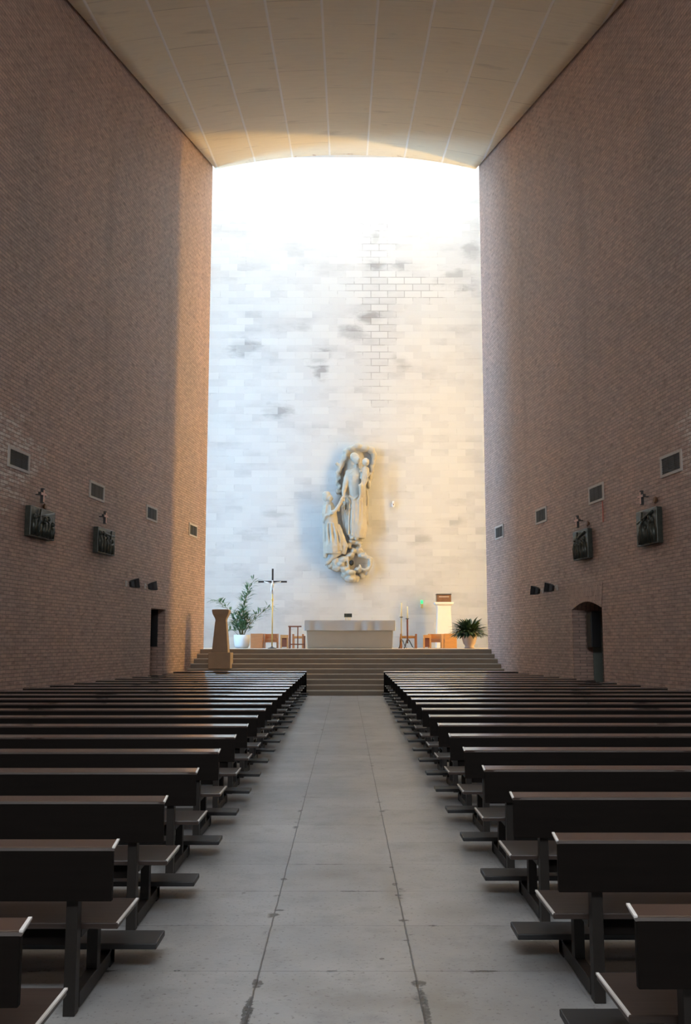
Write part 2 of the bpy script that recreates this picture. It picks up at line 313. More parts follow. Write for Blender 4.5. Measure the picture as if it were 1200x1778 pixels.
# ------------------------------------------------------------------ mesh helpers
class MB:
    def __init__(s): s.bm = bmesh.new(); s.uv = None
    def box(s, x0, x1, y0, y1, z0, z1, mtx=None):
        vs = [s.bm.verts.new(Vector(c)) for c in ((x0, y0, z0), (x1, y0, z0), (x1, y1, z0), (x0, y1, z0), (x0, y0, z1), (x1, y0, z1), (x1, y1, z1), (x0, y1, z1))]
        if mtx: 
            for v in vs: v.co = mtx @ v.co
        for f in ((3, 2, 1, 0), (4, 5, 6, 7), (0, 1, 5, 4), (1, 2, 6, 5), (2, 3, 7, 6), (3, 0, 4, 7)): s.bm.faces.new([vs[i] for i in f])
        return s
    def tube(s, pts, rads, n=10, cap=True):
        pts = [Vector(p) for p in pts]
        if isinstance(rads, (int, float)): rads = [rads] * len(pts)
        rings = []
        for i, p in enumerate(pts):
            d = (pts[min(i + 1, len(pts) - 1)] - pts[max(i - 1, 0)]).normalized()
            a = d.orthogonal().normalized()
            if abs(d.z) > 0.9: a = Vector((1, 0, 0)) - d * d.x; a.normalize()
            b2 = d.cross(a)
            rings.append([s.bm.verts.new(p + (a * math.cos(2 * PI * k / n) + b2 * math.sin(2 * PI * k / n)) * rads[i]) for k in range(n)])
        for i in range(len(rings) - 1):
            for k in range(n): s.bm.faces.new([rings[i][k], rings[i][(k + 1) % n], rings[i + 1][(k + 1) % n], rings[i + 1][k]])
        if cap:
            s.bm.faces.new(rings[0][::-1]); s.bm.faces.new(rings[-1])
        return s
    def lathe(s, prof, c=(0, 0, 0), n=28):
        return s.tube([(c[0], c[1], c[2] + z) for r, z in prof], [max(r, 1e-4) for r, z in prof], n)
    def prism4(s, prof, cx, cy):
        """stacked rectangles: (half_x, half_y, z)"""
        rings = [[s.bm.verts.new((cx + sx * hx, cy + sy * hy, z)) for sx, sy in ((-1, -1), (1, -1), (1, 1), (-1, 1))] for hx, hy, z in prof]
        for i in range(len(rings) - 1):
            for k in range(4): s.bm.faces.new([rings[i][k], rings[i][(k + 1) % 4], rings[i + 1][(k + 1) % 4], rings[i + 1][k]])
        s.bm.faces.new(rings[0][::-1]); s.bm.faces.new(rings[-1]); return s
    def ell(s, c, r, rot=(0, 0, 0), sub=2):
        from mathutils import Euler
        mt = Matrix.Translation(c) @ Euler(rot).to_matrix().to_4x4() @ Matrix.Diagonal((r[0], r[1], r[2], 1))
        bmesh.ops.create_icosphere(s.bm, subdivisions=sub, radius=1, matrix=mt); return s
    def build(s, name, mat, parent=None, bevel=0, smooth=False, fixn=True):
        if fixn: bmesh.ops.recalc_face_normals(s.bm, faces=s.bm.faces)
        me = bpy.data.meshes.new(name); s.bm.to_mesh(me); s.bm.free()
        me.materials.append(mat)
        o = bpy.data.objects.new(name, me); C.objects.link(o)
        if parent is not None: o.parent = parent
        if smooth:
            for p in me.polygons: p.use_smooth = True
        if bevel:
            b = o.modifiers.new('bevel', 'BEVEL'); b.width = bevel; b.segments = 2; b.limit_method = 'ANGLE'
        return o
def tag(o, label=None, cat=None, group=None, kind=None):
    if label: o['label'] = label
    if cat: o['category'] = cat
    if group: o['group'] = group
    if kind: o['kind'] = kind
    return o
def thing(name, loc, rz=0, label=None, cat=None, group=None):
    o = bpy.data.objects.new(name, None); o.empty_display_size = 0.1; C.objects.link(o)
    o.location = loc; o.rotation_euler = (0, 0, rz); return tag(o, label, cat, group)
def struct(o): o['kind'] = 'structure'; return o
def copy_tree(o, parent=None):
    c = o.copy(); C.objects.link(c)
    if parent is not None: c.parent = parent
    for ch in [x for x in C.objects if x.parent == o]: copy_tree(ch, c)
    return c

# ------------------------------------------------------------------ wall frames
ANG = {-1: math.atan2(0.992, SL * 0.992), 1: math.atan2(-0.992, SL * 0.992)}
KU = math.sqrt(1 + SL * SL)
def wall_thing(name, side, y, z, label, cat, group=None, off=0.0):
    """an Empty on the wall face; its local +x runs along the wall, -y points into the nave"""
    X = (wx(y) - off) * side
    return thing(name, (X, y, z), ANG[side], label, cat, group)
def planar(outer, holes, to3d, thick_vec, uvf, name, mat, thick_mat=None):
    bm = bmesh.new(); edges = []
    for loop in [outer] + holes:
        vs = [bm.verts.new((p[0], p[1], 0)) for p in loop]
        for i in range(len(vs)): edges.append(bm.edges.new((vs[i], vs[(i + 1) % len(vs)])))
    bmesh.ops.triangle_fill(bm, edges=edges, use_beauty=True)
    r = bmesh.ops.extrude_face_region(bm, geom=list(bm.faces))
    nv = [g for g in r['geom'] if isinstance(g, bmesh.types.BMVert)]
    for v in nv: v.co.z = 1
    uvl = bm.loops.layers.uv.new('uv')
    bmesh.ops.recalc_face_normals(bm, faces=bm.faces)
    for f in bm.faces:
        n = f.normal
        for l in f.loops:
            u, v, d = l.vert.co
            if abs(n.z) > 0.5: l[uvl].uv = uvf(u, v, 0)
            elif abs(n.x) > 0.5: l[uvl].uv = (d * 0.6 + u, v)
            else: l[uvl].uv = (u, v + d * 0.6)
    for v in bm.verts:
        p = to3d(v.co.x, v.co.y); v.co = p + Vector(thick_vec) * v.co.z
    bmesh.ops.recalc_face_normals(bm, faces=bm.faces)
    me = bpy.data.meshes.new(name); bm.to_mesh(me); bm.free(); me.materials.append(mat)
    o = bpy.data.objects.new(name, me); C.objects.link(o); return o

TOP = 0.25
def side_wall(side, name, holes, mat):
    outer = [(Y0 * KU, -0.2), (Y1 * KU, -0.2), (Y1 * KU, ceil_z(Y1) + TOP), (Y0 * KU, ceil_z(Y0) + TOP)]
    nrm = Vector((side * 0.992, SL * 0.992, 0)) * 0.9
    o = planar(outer, holes, lambda u, v: Vector((side * wx(u / KU), u / KU, v)), nrm, lambda u, v, d: (u, v), name, mat)
    return struct(o)
DL = (30.62, 32.08, 2.82)          # left recess: y0, y1, top
DR = (25.66, 27.86, 2.66)          # right recess: y0, y1, springing
holeL = [(DL[0] * KU, -0.02), (DL[1] * KU, -0.02), (DL[1] * KU, DL[2]), (DL[0] * KU, DL[2])]
arc = []
for i in range(13):
    a = i / 12; arc.append(((DR[1] + (DR[0] - DR[1]) * a) * KU, DR[2] + 0.20 * math.sin(PI * a)))
holeR = [(DR[0] * KU, -0.02), (DR[1] * KU, -0.02)] + arc
side_wall(-1, 'wall_left', [holeL], M['brick_l'])
side_wall(1, 'wall_right', [holeR], M['brick_r'])

# floor, steps, platform
mb = MB(); mb.box(-11.4, 11.4, Y0 - 0.3, 33.12, -0.3, 0.0)
struct(mb.build('floor', M['floor']))
NS, SY, TR, RI = 9, 33.1, 0.40, PLAT / 9
st = thing('altar_steps', (0, SY, 0)); st['kind'] = 'structure'
for k in range(NS):
    y = SY + TR * k; z = RI * (k + 1)
    xw = wx(y) + 0.03
    yend = y + TR if k < NS - 1 else YA + 0.1
    mb = MB()
    if k < NS - 1:
        mb.box(-xw, xw, y - SY, yend - SY + 0.03, 0 if k == 0 else z - RI - 0.01, z - 0.035)
    else:
        mb.box(-xw, xw, y - SY, Y1 - SY, z - RI - 0.01, z - 0.035)
    mb.build('step', M['step'], st)
    mb = MB(); mb.box(-xw, xw, y - SY - 0.02, (yend if k < NS - 1 else Y1) - SY, z - 0.035, z)
    mb.build('tread', M['nosing'], st, bevel=0.006)
mb = MB(); mb.box(-9.2, 9.2, Y1, YA + 0.3, PLAT - 0.3, PLAT)
struct(mb.build('floor_altar', M['nosing']))

# altar wall (UV in metres) and apse enclosure
def wall_quad(name, x0, x1, z0, z1, y, th, mat):
    o = planar([(x0, z0), (x1, z0), (x1, z1), (x0, z1)], [], lambda u, v: Vector((u, y, v)), (0, th, 0), lambda u, v, d: (u, v), name, mat)
    return struct(o)
AH = 27.2
wall_quad('wall_altar', -9.2, 9.2, PLAT - 0.3, AH, YA, 0.4, M['ashlar'])
SKZ = AH
mb = MB()
mb.box(-9.2, 9.2, Y1 + 0.9, 38.2, AH, AH + 0.3); mb.box(-9.2, -8.0, 38.2, YA + 0.4, AH, AH + 0.3); mb.box(8.0, 9.2, 38.2, YA + 0.4, AH, AH + 0.3)
struct(mb.build('ceiling_altar', M['plaster']))
mb = MB(); mb.box(-8.0, 8.0, 38.2, YA + 0.4, AH + 0.05, AH + 0.1)
struct(mb.build('window_roof', M['glass_sky']))
# upper wall over the mouth of the nave, return walls and flank walls with tall windows
mb = MB(); mb.box(-9.6, 9.6, Y1 + 0.6, Y1 + 0.9, 21.35, AH + 0.3)
struct(mb.build('wall_front', M['plaster']))
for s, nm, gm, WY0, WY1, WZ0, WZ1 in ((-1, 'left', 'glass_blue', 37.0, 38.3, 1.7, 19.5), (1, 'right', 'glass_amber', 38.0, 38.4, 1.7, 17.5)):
    X = 9.2 * s; X2 = 9.5 * s
    a, b2 = min(X, X2), max(X, X2)
    mb = MB(); mb.box(a, b2, WY1, YA + 0.4, 0, AH + 0.3); mb.box(a, b2, Y1 - 0.1, WY0, 0, AH + 0.3)
    mb.box(a, b2, WY0, WY1, 0, WZ0); mb.box(a, b2, WY0, WY1, WZ1, AH + 0.3)
    struct(mb.build('wall_apse_' + nm, M['plaster']))
    i0, i1 = min(5.9 * s, 9.6 * s), max(5.9 * s, 9.6 * s)
    mb = MB(); mb.box(i0, i1, Y1 - 0.35, Y1 - 0.05, 0, AH + 0.3)
    struct(mb.build('wall_return_' + nm, M['plaster']))
    wn = 1 if s < 0 else 2
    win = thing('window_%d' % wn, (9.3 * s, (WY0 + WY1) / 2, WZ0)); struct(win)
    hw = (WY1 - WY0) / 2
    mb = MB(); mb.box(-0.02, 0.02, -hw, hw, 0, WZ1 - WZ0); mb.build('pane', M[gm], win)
    mb = MB()
    for q in range(9): 
        z = q * (WZ1 - WZ0 - 0.06) / 8; mb.box(-0.05, 0.05, -hw, hw, z, z + 0.06)
    for yy in (-hw, hw - 0.06): mb.box(-0.05, 0.05, yy, yy + 0.06, 0, WZ1 - WZ0)
    mb.build('window_frame', M['iron'], win)

# rear wall behind the viewer with an added glowing panel that brightens the nave
mb = MB(); mb.box(-11.5, -5.0, Y0 - 0.3, Y0, 0, 14); mb.box(5.0, 11.5, Y0 - 0.3, Y0, 0, 14); mb.box(-5, 5, Y0 - 0.3, Y0, 0, 8.3); mb.box(-5, 5, Y0 - 0.3, Y0, 12.0, 14)
struct(mb.build('wall_rear', M['plaster']))
mb = MB(); mb.box(-5, 5, Y0 - 0.2, Y0 - 0.15, 8.3, 12.0)
struct(mb.build('window_3', M['fill_rear']))

# ceiling: shallow vault climbing to the altar
bm = bmesh.new(); uvl = bm.loops.layers.uv.new('uv'); grid = []
NX, NY = 36, 12; slope_k = math.sqrt(1 + 0.193 ** 2)
YE = Y1 + 0.12
for j in range(NY + 1):
    y = Y0 - 0.3 + (YE - Y0 + 0.3) * j / NY; row = []
    for i in range(NX + 1):
        t = -1 + 2 * i / NX; x = t * (wx(y) - 0.10)
        row.append((bm.verts.new((x, y, ceil_z(y) + 0.60 * (1 - t * t))), (x, y * slope_k + 4)))
    grid.append(row)
for j in range(NY):
    for i in range(NX):
        q = [grid[j][i], grid[j][i + 1], grid[j + 1][i + 1], grid[j + 1][i]]
        f = bm.faces.new([a[0] for a in q]); f.smooth = True
        for l, a in zip(f.loops, q): l[uvl].uv = a[1]
me = bpy.data.meshes.new('ceiling'); bm.to_mesh(me); bm.free(); me.materials.append(M['ceiling'])
o = bpy.data.objects.new('ceiling', me); C.objects.link(o); struct(o)
sm = o.modifiers.new('solid', 'SOLIDIFY'); sm.thickness = 0.18; sm.offset = 1 if me.polygons[0].normal.z > 0 else -1
# roof over it, hides the sky in the shadow gap
bm = bmesh.new()
vv = [bm.verts.new(c) for c in ((-11.6, Y0 - 0.3, ceil_z(Y0) + 1.0), (11.6, Y0 - 0.3, ceil_z(Y0) + 1.0), (7.0, Y1 + 0.6, ceil_z(Y1) + 1.3), (-7.0, Y1 + 0.6, ceil_z(Y1) + 1.3))]
bm.faces.new(vv); me = bpy.data.meshes.new('ceiling_roof'); bm.to_mesh(me); bm.free(); me.materials.append(M['dark'])
o = bpy.data.objects.new('ceiling_roof', me); C.objects.link(o); struct(o)
sm = o.modifiers.new('solid', 'SOLIDIFY'); sm.thickness = 0.2; sm.offset = 1

# ------------------------------------------------------------------ wall recesses
def box_on_wall(parent, name, u0, u1, d0, d1, z0, z1, mat, bevel=0):
    """u along local x, d = depth into the wall (local +y)"""
    mb = MB(); mb.box(u0, u1, d0, d1, z0, z1); return mb.build(name, mat, parent, bevel=bevel)
# left: brick niche; a black panel paints the shade of an opening above
cl = (DL[0] + DL[1]) / 2; hwl = (DL[1] - DL[0]) / 2 * KU
dl = thing('door_1', (-wx(cl), cl, 0), ANG[-1]); struct(dl)
box_on_wall(dl, 'niche_back', -hwl - 0.1, hwl + 0.1, 0.86, 0.95, 0, 3.0, M['soldier'])
box_on_wall(dl, 'opening_shade_panel', hwl - 0.03, hwl - 0.005, 0.25, 0.85, 1.62, DL[2] - 0.005, M['black'])
# right: arched doorway with grey-green door leaf standing in it
cr = (DR[0] + DR[1]) / 2; hwr = (DR[1] - DR[0]) / 2 * KU
dr = thing('door_2', (wx(cr), cr, 0), ANG[1]); struct(dr)
box_on_wall(dr, 'niche_back', -hwr - 0.1, hwr + 0.1, 0.88, 0.97, 0, 3.2, M['door_g'])
mb = MB()
for zz in (0.25, 1.45): mb.box(-hwr + 0.25, hwr - 0.25, 0.84, 0.88, zz, zz + 1.05)
mb.build('door_panel', M['door_g'], dr, bevel=0.01)
box_on_wall(dr, 'door_reveal', -hwr + 0.005, -hwr + 0.03, 0.58, 0.84, 0.0, DR[2] - 0.02, M['door_g'])
box_on_wall(dr, 'door_handle', 0.5, 0.62, 0.78, 0.85, 1.05, 1.09, M['iron'], 0.008)
sp = wall_thing('wall_cabinet', 1, 27.35, 1.6, 'black box hung inside the arched doorway in the right brick wall', 'box')
sp.location = (wx(27.45) + 0.47, 27.50, 1.62)
box_on_wall(sp, 'body', -0.17, 0.17, -0.15, 0.12, 0, 0.98, M['black'], 0.015)
box_on_wall(sp, 'front_grille', -0.14, 0.14, -0.165, -0.15, 0.05, 0.93, M['grille'])
# soldier-course lintel over the arch, flush with the wall
bm_o = [((DR[0] - 0.12) * KU, 3.30), ((DR[1] + 0.25) * KU, 3.30)] + [((DR[1] + 0.05) * KU, DR[2])] + arc[1:-1] + [((DR[0]) * KU, DR[2])]
o = planar(bm_o, [], lambda u, v: Vector((wx(u / KU) - 0.012, u / KU, v)), (0.011, 0.0014, 0), lambda u, v, d: (u, v), 'trim_1', M['soldier'])
struct(o)

# ------------------------------------------------------------------ ventilation grilles
def vent(side, y, z0, z1, label):
    t = wall_thing('wall_vent', side, y, (z0 + z1) / 2, label, 'vent', 'vent grilles high on the brick walls')
    h = (z1 - z0) / 2; hw = 0.45
    mb = MB()
    for a in (-hw - 0.07, hw): mb.box(a, a + 0.07, -0.03, 0.01, -h - 0.06, h + 0.06)
    for a in (-h - 0.06, h): mb.box(-hw, hw, -0.03, 0.01, a, a + 0.06)
    mb.build('frame', M['frame'], t)
    mb = MB(); mb.box(-hw, hw, -0.004, 0.01, -h, h); mb.build('backing', M['black'], t)
    mb = MB(); n = 9
    for k in range(n):
        z = -h + (k + 0.5) * 2 * h / n; mb.box(-hw, hw, -0.02, -0.005, z - 0.011, z + 0.007)
    for a in (-0.15, 0.15): mb.box(a - 0.006, a + 0.006, -0.022, -0.005, -h, h)
    mb.build('louvres', M['grille'], t)
    return t
ords = ['nearest the camera', 'second along from the camera', 'third along from the camera', 'closest to the altar end']
for i, y in enumerate((21.3, 25.86, 30.4, 35.02)):
    vent(-1, y, 5.58, 5.92, 'square vent high on the left brick wall, ' + ords[i] + (', ringed by whitened bricks' if i == 0 else ''))
for i, y in enumerate((21.38, 25.76, 30.28, 34.9)):
    vent(1, y, 5.50, 5.86, 'square vent high on the right brick wall, ' + ords[i] + (', red cord below' if i == 1 else ''))
rc = wall_thing('red_cord', 1, 25.35, 5.42, 'thin red cord hanging below a vent on the right brick wall', 'cord')
MB().tube([(0, -0.015, 0), (0.01, -0.015, -0.25), (0, -0.015, -0.55)], 0.012, 6).build('cord', M['red'], rc)

# ------------------------------------------------------------------ stations: relief plaque + cross
def station(side, y, zc, w_, h_, seed, lab_p, lab_c, ycross, zcross):
    rnd = random.Random(seed)
    t = wall_thing('relief_plaque', side, y, zc, lab_p, 'plaque', 'bronze relief plaques on the brick walls')
    mb = MB(); mb.box(-w_ / 2, w_ / 2, -0.16, -0.02, -h_ / 2, h_ / 2); mb.box(-w_ / 2 + .1, w_ / 2 - .1, -0.02, 0.01, -h_ / 2 + .1, h_ / 2 - .1)
    mb.build('slab', M['bronze'], t, bevel=0.012)
    mb = MB(); n = 5
    for k in range(n):
        x = -w_ / 2 + .1 + (w_ - .2) * (k + 0.5) / n + rnd.uniform(-.04, .04); hh = h_ * rnd.uniform(.5, .78); zb = -h_ / 2 + 0.03
        lean = rnd.uniform(-.09, .09)
        mb.tube([(x, -0.15, zb), (x + lean * .5, -0.155, zb + hh * .5), (x + lean, -0.155, zb + hh * .82)], [0.07, 0.075, 0.05], 8)
        mb.ell((x + lean, -0.175, zb + hh * .95), (0.05, 0.05, 0.065))
        a = (1 if x < 0 else -1) * rnd.uniform(.08, .16)
        mb.tube([(x + lean, -0.19, zb + hh * .75), (x + lean + a, -0.19, zb + hh * rnd.uniform(.55, .95))], [0.03, 0.02], 6)
        for q in (-1, 1):
            mb.tube([(x + q * .05, -0.19, zb), (x + q * .03 + lean * .5, -0.222, zb + hh * .5), (x + lean + q * .02, -0.20, zb + hh * .8)], 0.016, 5)
    a = rnd.uniform(-.3, .3)
    mb.tube([(-w_ * .4, -0.19, h_ * .25 + a * .3), (w_ * .38, -0.19, h_ * .3 - a * .3)], 0.028, 6)
    mb.tube([(a * w_, -0.2, -h_ * .42), (a * w_ + .15, -0.2, h_ * .44)], 0.028, 6)
    mb.build('relief_figures', M['bronze'], t, smooth=True)
    c = wall_thing('wall_cross', side, ycross, zcross, lab_c, 'cross', 'small crosses above the relief plaques')
    mb = MB(); mb.box(-0.035, 0.035, -0.20, -0.13, -0.17, 0.17); mb.box(-0.15, -0.035, -0.20, -0.13, 0.0, 0.07); mb.box(0.035, 0.15, -0.20, -0.13, 0.0, 0.07)
    mb.build('cross_bars', M['iron'], c, bevel=0.004)
    mb = MB(); mb.box(-0.03, 0.03, -0.207, -0.20, -0.15, 0.13); mb.box(-0.14, -0.03, -0.207, -0.20, 0.005, 0.06); mb.box(0.03, 0.14, -0.207, -0.20, 0.005, 0.06)
    mb.build('cross_face', M['copper'], c)
    MB().tube([(0, 0.01, 0.03), (0, -0.13, 0.03)], 0.015, 6).build('mounting_pin', M['iron'], c)
station(-1, 22.33, 4.46, 1.30, 0.68, 3, 'bronze relief plaque with crowded standing figures, nearer one on the left brick wall', 'small pinkish cross above the nearer plaque on the left brick wall', 22.22, 5.09)
station(-1, 26.3, 4.45, 1.25, 0.68, 8, 'bronze relief plaque with two tall figures, nearer the altar on the left brick wall', 'small cross above the farther plaque on the left brick wall', 26.1, 5.08)
station(1, 22.45, 4.39, 1.10, 0.82, 15, 'bronze relief plaque in dark patchy metal, nearer one on the right brick wall', 'small pinkish cross above the nearer plaque on the right brick wall', 22.62, 5.10)
station(1, 26.65, 4.40, 1.10, 0.80, 21, 'bronze relief plaque tinged green, nearer the altar on the right brick wall', 'small cross above the farther plaque on the right brick wall', 26.78, 5.05)
for side, y, z, lab in ((-1, 22.65, 4.90, 'small round dark ornament right of the near cross on the left wall'), (1, 22.18, 4.99, 'small round dark ornament beside the near cross on the right wall'), (1, 26.36, 4.95, 'small round brown ornament beside the far cross on the right wall')):
    k = wall_thing('round_ornament', side, y, z, lab, 'ornament', 'round ornaments beside the crosses')
    mb = MB(); mb.tube([(0, 0.01, 0), (0, -0.05, 0), (0, -0.07, 0)], [0.03, 0.085, 0.06], 14); mb.build('knob_disc', M['chest'], k)

# ------------------------------------------------------------------ floodlights
def spot(side, y, z, turn, label):
    t = wall_thing('floodlight', side, y, z, label, 'lamp', 'black floodlights on the brick walls')
    mb = MB(); mb.box(-0.05, 0.05, -0.03, 0.01, -0.08, 0.08); mb.tube([(0, -0.02, 0), (0, -0.18, 0)], 0.018, 8)
    mb.build('bracket', M['frame'], t)
    h = MB(); mt = Matrix.Translation((0, -0.26, 0)) @ Matrix.Rotation(turn, 4, 'Z') @ Matrix.Rotation(-0.15, 4, 'X')
    rings = []
    for (a, b2, y_) in ((0.07, 0.07, 0.14), (0.11, 0.11, 0.06), (0.11, 0.12, 0.0), (0.13, 0.14, -0.10)):
        rings.append([h.bm.verts.new(mt @ Vector((sx * a, y_, sz * b2))) for sx, sz in ((-1, -1), (1, -1), (1, 1), (-1, 1))])
    for i in range(3):
        for k in range(4): h.bm.faces.new([rings[i][k], rings[i][(k + 1) % 4], rings[i + 1][(k + 1) % 4], rings[i + 1][k]])
    h.bm.faces.new(rings[0]); h.bm.faces.new(rings[3])
    h.build('lamp_head', M['black'], t, bevel=0.01)
spot(-1, 28.3, 3.44, 0.8, 'black floodlight on the left brick wall, farther from the altar of the pair')
spot(-1, 29.95, 3.46, 0.6, 'black floodlight on the left brick wall, above the dark niche beside the altar')
spot(1, 30.3, 3.34, -0.8, 'black floodlight on the right brick wall, nearer the altar of the pair')
spot(1, 29.0, 3.36, -0.8, 'black floodlight on the right brick wall, nearer the arched doorway of the pair')

# ------------------------------------------------------------------ pews
TILT = Matrix.Translation((0, 0, 0.79)) @ Matrix.Rotation(math.radians(11), 4, 'X')
def pew_supports(L):
    n = max(2, int(round((L - 0.4) / 2.1)) + 1)
    return [0.2 + (L - 0.55) * k / (n - 1) for k in range(n)]
NUM = ['first', 'second', 'third', 'fourth', 'fifth', 'sixth', 'seventh', 'eighth', 'ninth', 'tenth', 'eleventh', 'twelfth', 'thirteenth', 'fourteenth', 'fifteenth', 'sixteenth', 'seventeenth', 'eighteenth', 'nineteenth', 'twentieth', 'twenty-first']
def pew(side, i):
    yc = (3.53 + 1.372 * i) if side < 0 else (3.71 + 1.362 * i)
    xi = (1.10 + 0.0088 * i) if side < 0 else (1.035 + 0.0105 * i)
    Lp = wx(yc + 0.6) - 0.22 - xi
    t = thing('pew', (side * xi, yc, 0), 0, 'dark wooden pew in the %s block, %s row counted from the camera end' % ('left' if side < 0 else 'right', NUM[i]), 'pew', 'rows of pews either side of the aisle')
    def bx(a, b2, y0, y1, z0, z1):
        mb = MB(); p, q = side * a, side * b2; mb.box(min(p, q), max(p, q), y0, y1, z0, z1); return mb
    mb = MB(); mb.box(min(0, side * Lp), max(0, side * Lp), -0.05, 0.05, -0.022, 0.0, TILT)
    cap = mb.build('top_rail', M['pew_top'], t, bevel=0.005)
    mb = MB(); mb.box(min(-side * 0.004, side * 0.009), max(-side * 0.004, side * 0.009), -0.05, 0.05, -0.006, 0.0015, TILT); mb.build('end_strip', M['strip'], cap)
    bx(0.005, Lp, -0.045, -0.012, 0.53, 0.765).build('backrest', M['pew'], t, bevel=0.004)
    seat = bx(0, Lp, 0.08, 0.55, 0.37, 0.40).build('seat', M['pew_seat'], t, bevel=0.005)
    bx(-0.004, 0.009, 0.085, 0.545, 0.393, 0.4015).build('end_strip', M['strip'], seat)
    bx(0.23, Lp - 0.2, 0.14, 0.165, 0.28, 0.37).build('seat_rail', M['pew'], t)
    bx(-0.09, Lp, 0.63, 0.88, 0.112, 0.145).build('kneeler', M['vinyl'], t, bevel=0.006)
    for x in pew_supports(Lp):
        a, b2 = x - 0.028, x + 0.028
        bx(a, b2, -0.012, 0.06, 0.0, 0.77).build('leg', M['pew_frame'], t, bevel=0.003)
        bx(a, b2, 0.40, 0.47, 0.085, 0.37).build('leg', M['pew_frame'], t, bevel=0.003)
        mb = bx(a, b2, 0.075, 0.80, 0.012, 0.085); mb.box(min(side * a, side * b2), max(side * a, side * b2), 0.70, 0.80, 0, 0.112)
        mb.build('foot_runner', M['pew_frame'], t, bevel=0.003)
        bx(a, b2, 0.075, 0.47, 0.335, 0.37).build('seat_bearer', M['pew_frame'], t)
for i in range(21):
    pew(-1, i); pew(1, i)
for side, xi in ((-1, 1.28), (1, 1.24)):
    yc = 32.42; Lp = wx(yc) - 0.2 - xi
    t = thing('kneeling_screen', (side * xi, yc, 0), 0, 'solid dark wooden screen closing the %s pew block before the altar steps' % ('left' if side < 0 else 'right'), 'screen', 'screens before the first pews at the altar')
    p, q = 0, side * Lp
    mb = MB(); mb.box(min(p, q), max(p, q), -0.02, 0.02, 0.03, 0.79); mb.build('panel', M['pew'], t)
    mb = MB(); mb.box(min(p, q), max(p, q), -0.06, 0.06, -0.022, 0.0, Matrix.Translation((0, 0, 0.815)) @ Matrix.Rotation(math.radians(11), 4, 'X')); mb.build('top_rail', M['pew_top'], t, bevel=0.005)
    mb = MB(); mb.box(min(p, q), max(p, q), -0.42, -0.17, 0.112, 0.145); mb.build('kneeler', M['vinyl'], t)
    for x in pew_supports(Lp):
        a = side * x
        MB().box(a - 0.03, a + 0.03, -0.40, 0.04, 0, 0.112).build('foot', M['pew_frame'], t)

# ------------------------------------------------------------------ stone pedestal on the steps (left)
t = thing('stone_pedestal', (-4.42, 34.98, 5 * RI), 0, 'sandstone pedestal with flared top standing on the altar steps at left', 'pedestal')
MB().box(-0.39, 0.39, -0.42, 0.42, 0, 0.56).build('plinth', M['sand'], t, bevel=0.015)
MB().prism4([(0.285, 0.30, 0.56), (0.20, 0.22, 1.60), (0.185, 0.20, 1.68), (0.20, 0.22, 1.76), (0.275, 0.29, 1.90), (0.30, 0.31, 2.0), (0.30, 0.31, 2.06)], 0, 0).build('shaft', M['sand'], t, bevel=0.012)
MB().box(-0.26, 0.26, -0.27, 0.27, 2.06, 2.075).build('top_slab', M['white'], t)

# ------------------------------------------------------------------ altar
t = thing('altar', (0.155, 39.0, PLAT), 0, 'broad stone altar block at the head of the steps', 'altar')
MB().prism4([(1.66, 0.42, 0.0), (1.70, 0.44, 0.70)], 0, 0).build('base', M['altar'], t, bevel=0.02)
MB().box(-1.745, 1.745, -0.50, 0.50, 0.70, 1.08).build('table_slab', M['altar'], t, bevel=0.012)
# cloth: top sheet with falling skirts
bm = bmesh.new()
def skirt(z, k):
    pts = []
    hx, hy = 1.765, 0.515
    per = [(-hx, -hy), (hx, -hy), (hx, hy), (-hx, hy)]
    for e in range(4):
        a, b2 = Vector(per[e]), Vector(per[(e + 1) % 4]); n_ = 70 if e % 2 == 0 else 20
        d = (b2 - a).normalized(); nr = Vector((d.y, -d.x))
        for s_ in range(n_):
            f_ = s_ / n_; p = a.lerp(b2, f_)
            wv = (0.5 + 0.5 * math.sin(f_ * (n_ * .42) + e + math.sin(f_ * 9) * 2)) * 0.035 * k * min(1, f_ * 12, (1 - f_) * 12)
            p = p + nr * (wv + 0.003)
            pts.append((p.x, p.y, z + (noise.noise(Vector((f_ * 4, e, 0))) * 0.012 * k)))
    return pts
rings = [[bm.verts.new(p) for p in skirt(z, k)] for z, k in ((1.094, 0), (1.05, 0.25), (0.9, .7), (0.70, 1.0))]
for a, b2 in zip(rings, rings[1:]):
    for k in range(len(a)): bm.faces.new([a[k], a[(k + 1) % len(a)], b2[(k + 1) % len(a)], b2[k]])
bm.faces.new(rings[0][::-1])
bmesh.ops.recalc_face_normals(bm, faces=bm.faces)
me = bpy.data.meshes.new('altar_cloth'); bm.to_mesh(me); bm.free(); me.materials.append(M['cloth'])
o = bpy.data.objects.new('altar_cloth', me); C.objects.link(o); o.location = (0.155, 39.0, PLAT)
sm = o.modifiers.new('solid', 'SOLIDIFY'); sm.thickness = 0.006; sm.offset = 1
tag(o, 'pale grey-white linen cloth hanging in folds over the altar', 'altar cloth')
t = thing('book_stand', (0.09, 39.0, PLAT + 1.10), 0, 'small dark book stand on brass legs standing on the altar', 'stand')
MB().box(-0.155, 0.155, -0.02, 0.02, 0, 0.15, Matrix.Translation((0, 0, 0.13)) @ Matrix.Rotation(-0.35, 4, 'X')).build('board', M['bronze'], t, bevel=0.008)
for xx in (-0.09, 0, 0.08): MB().tube([(xx, 0.0, 0), (xx, -0.0, 0.14)], 0.012, 8).build('leg', M['brass'], t)

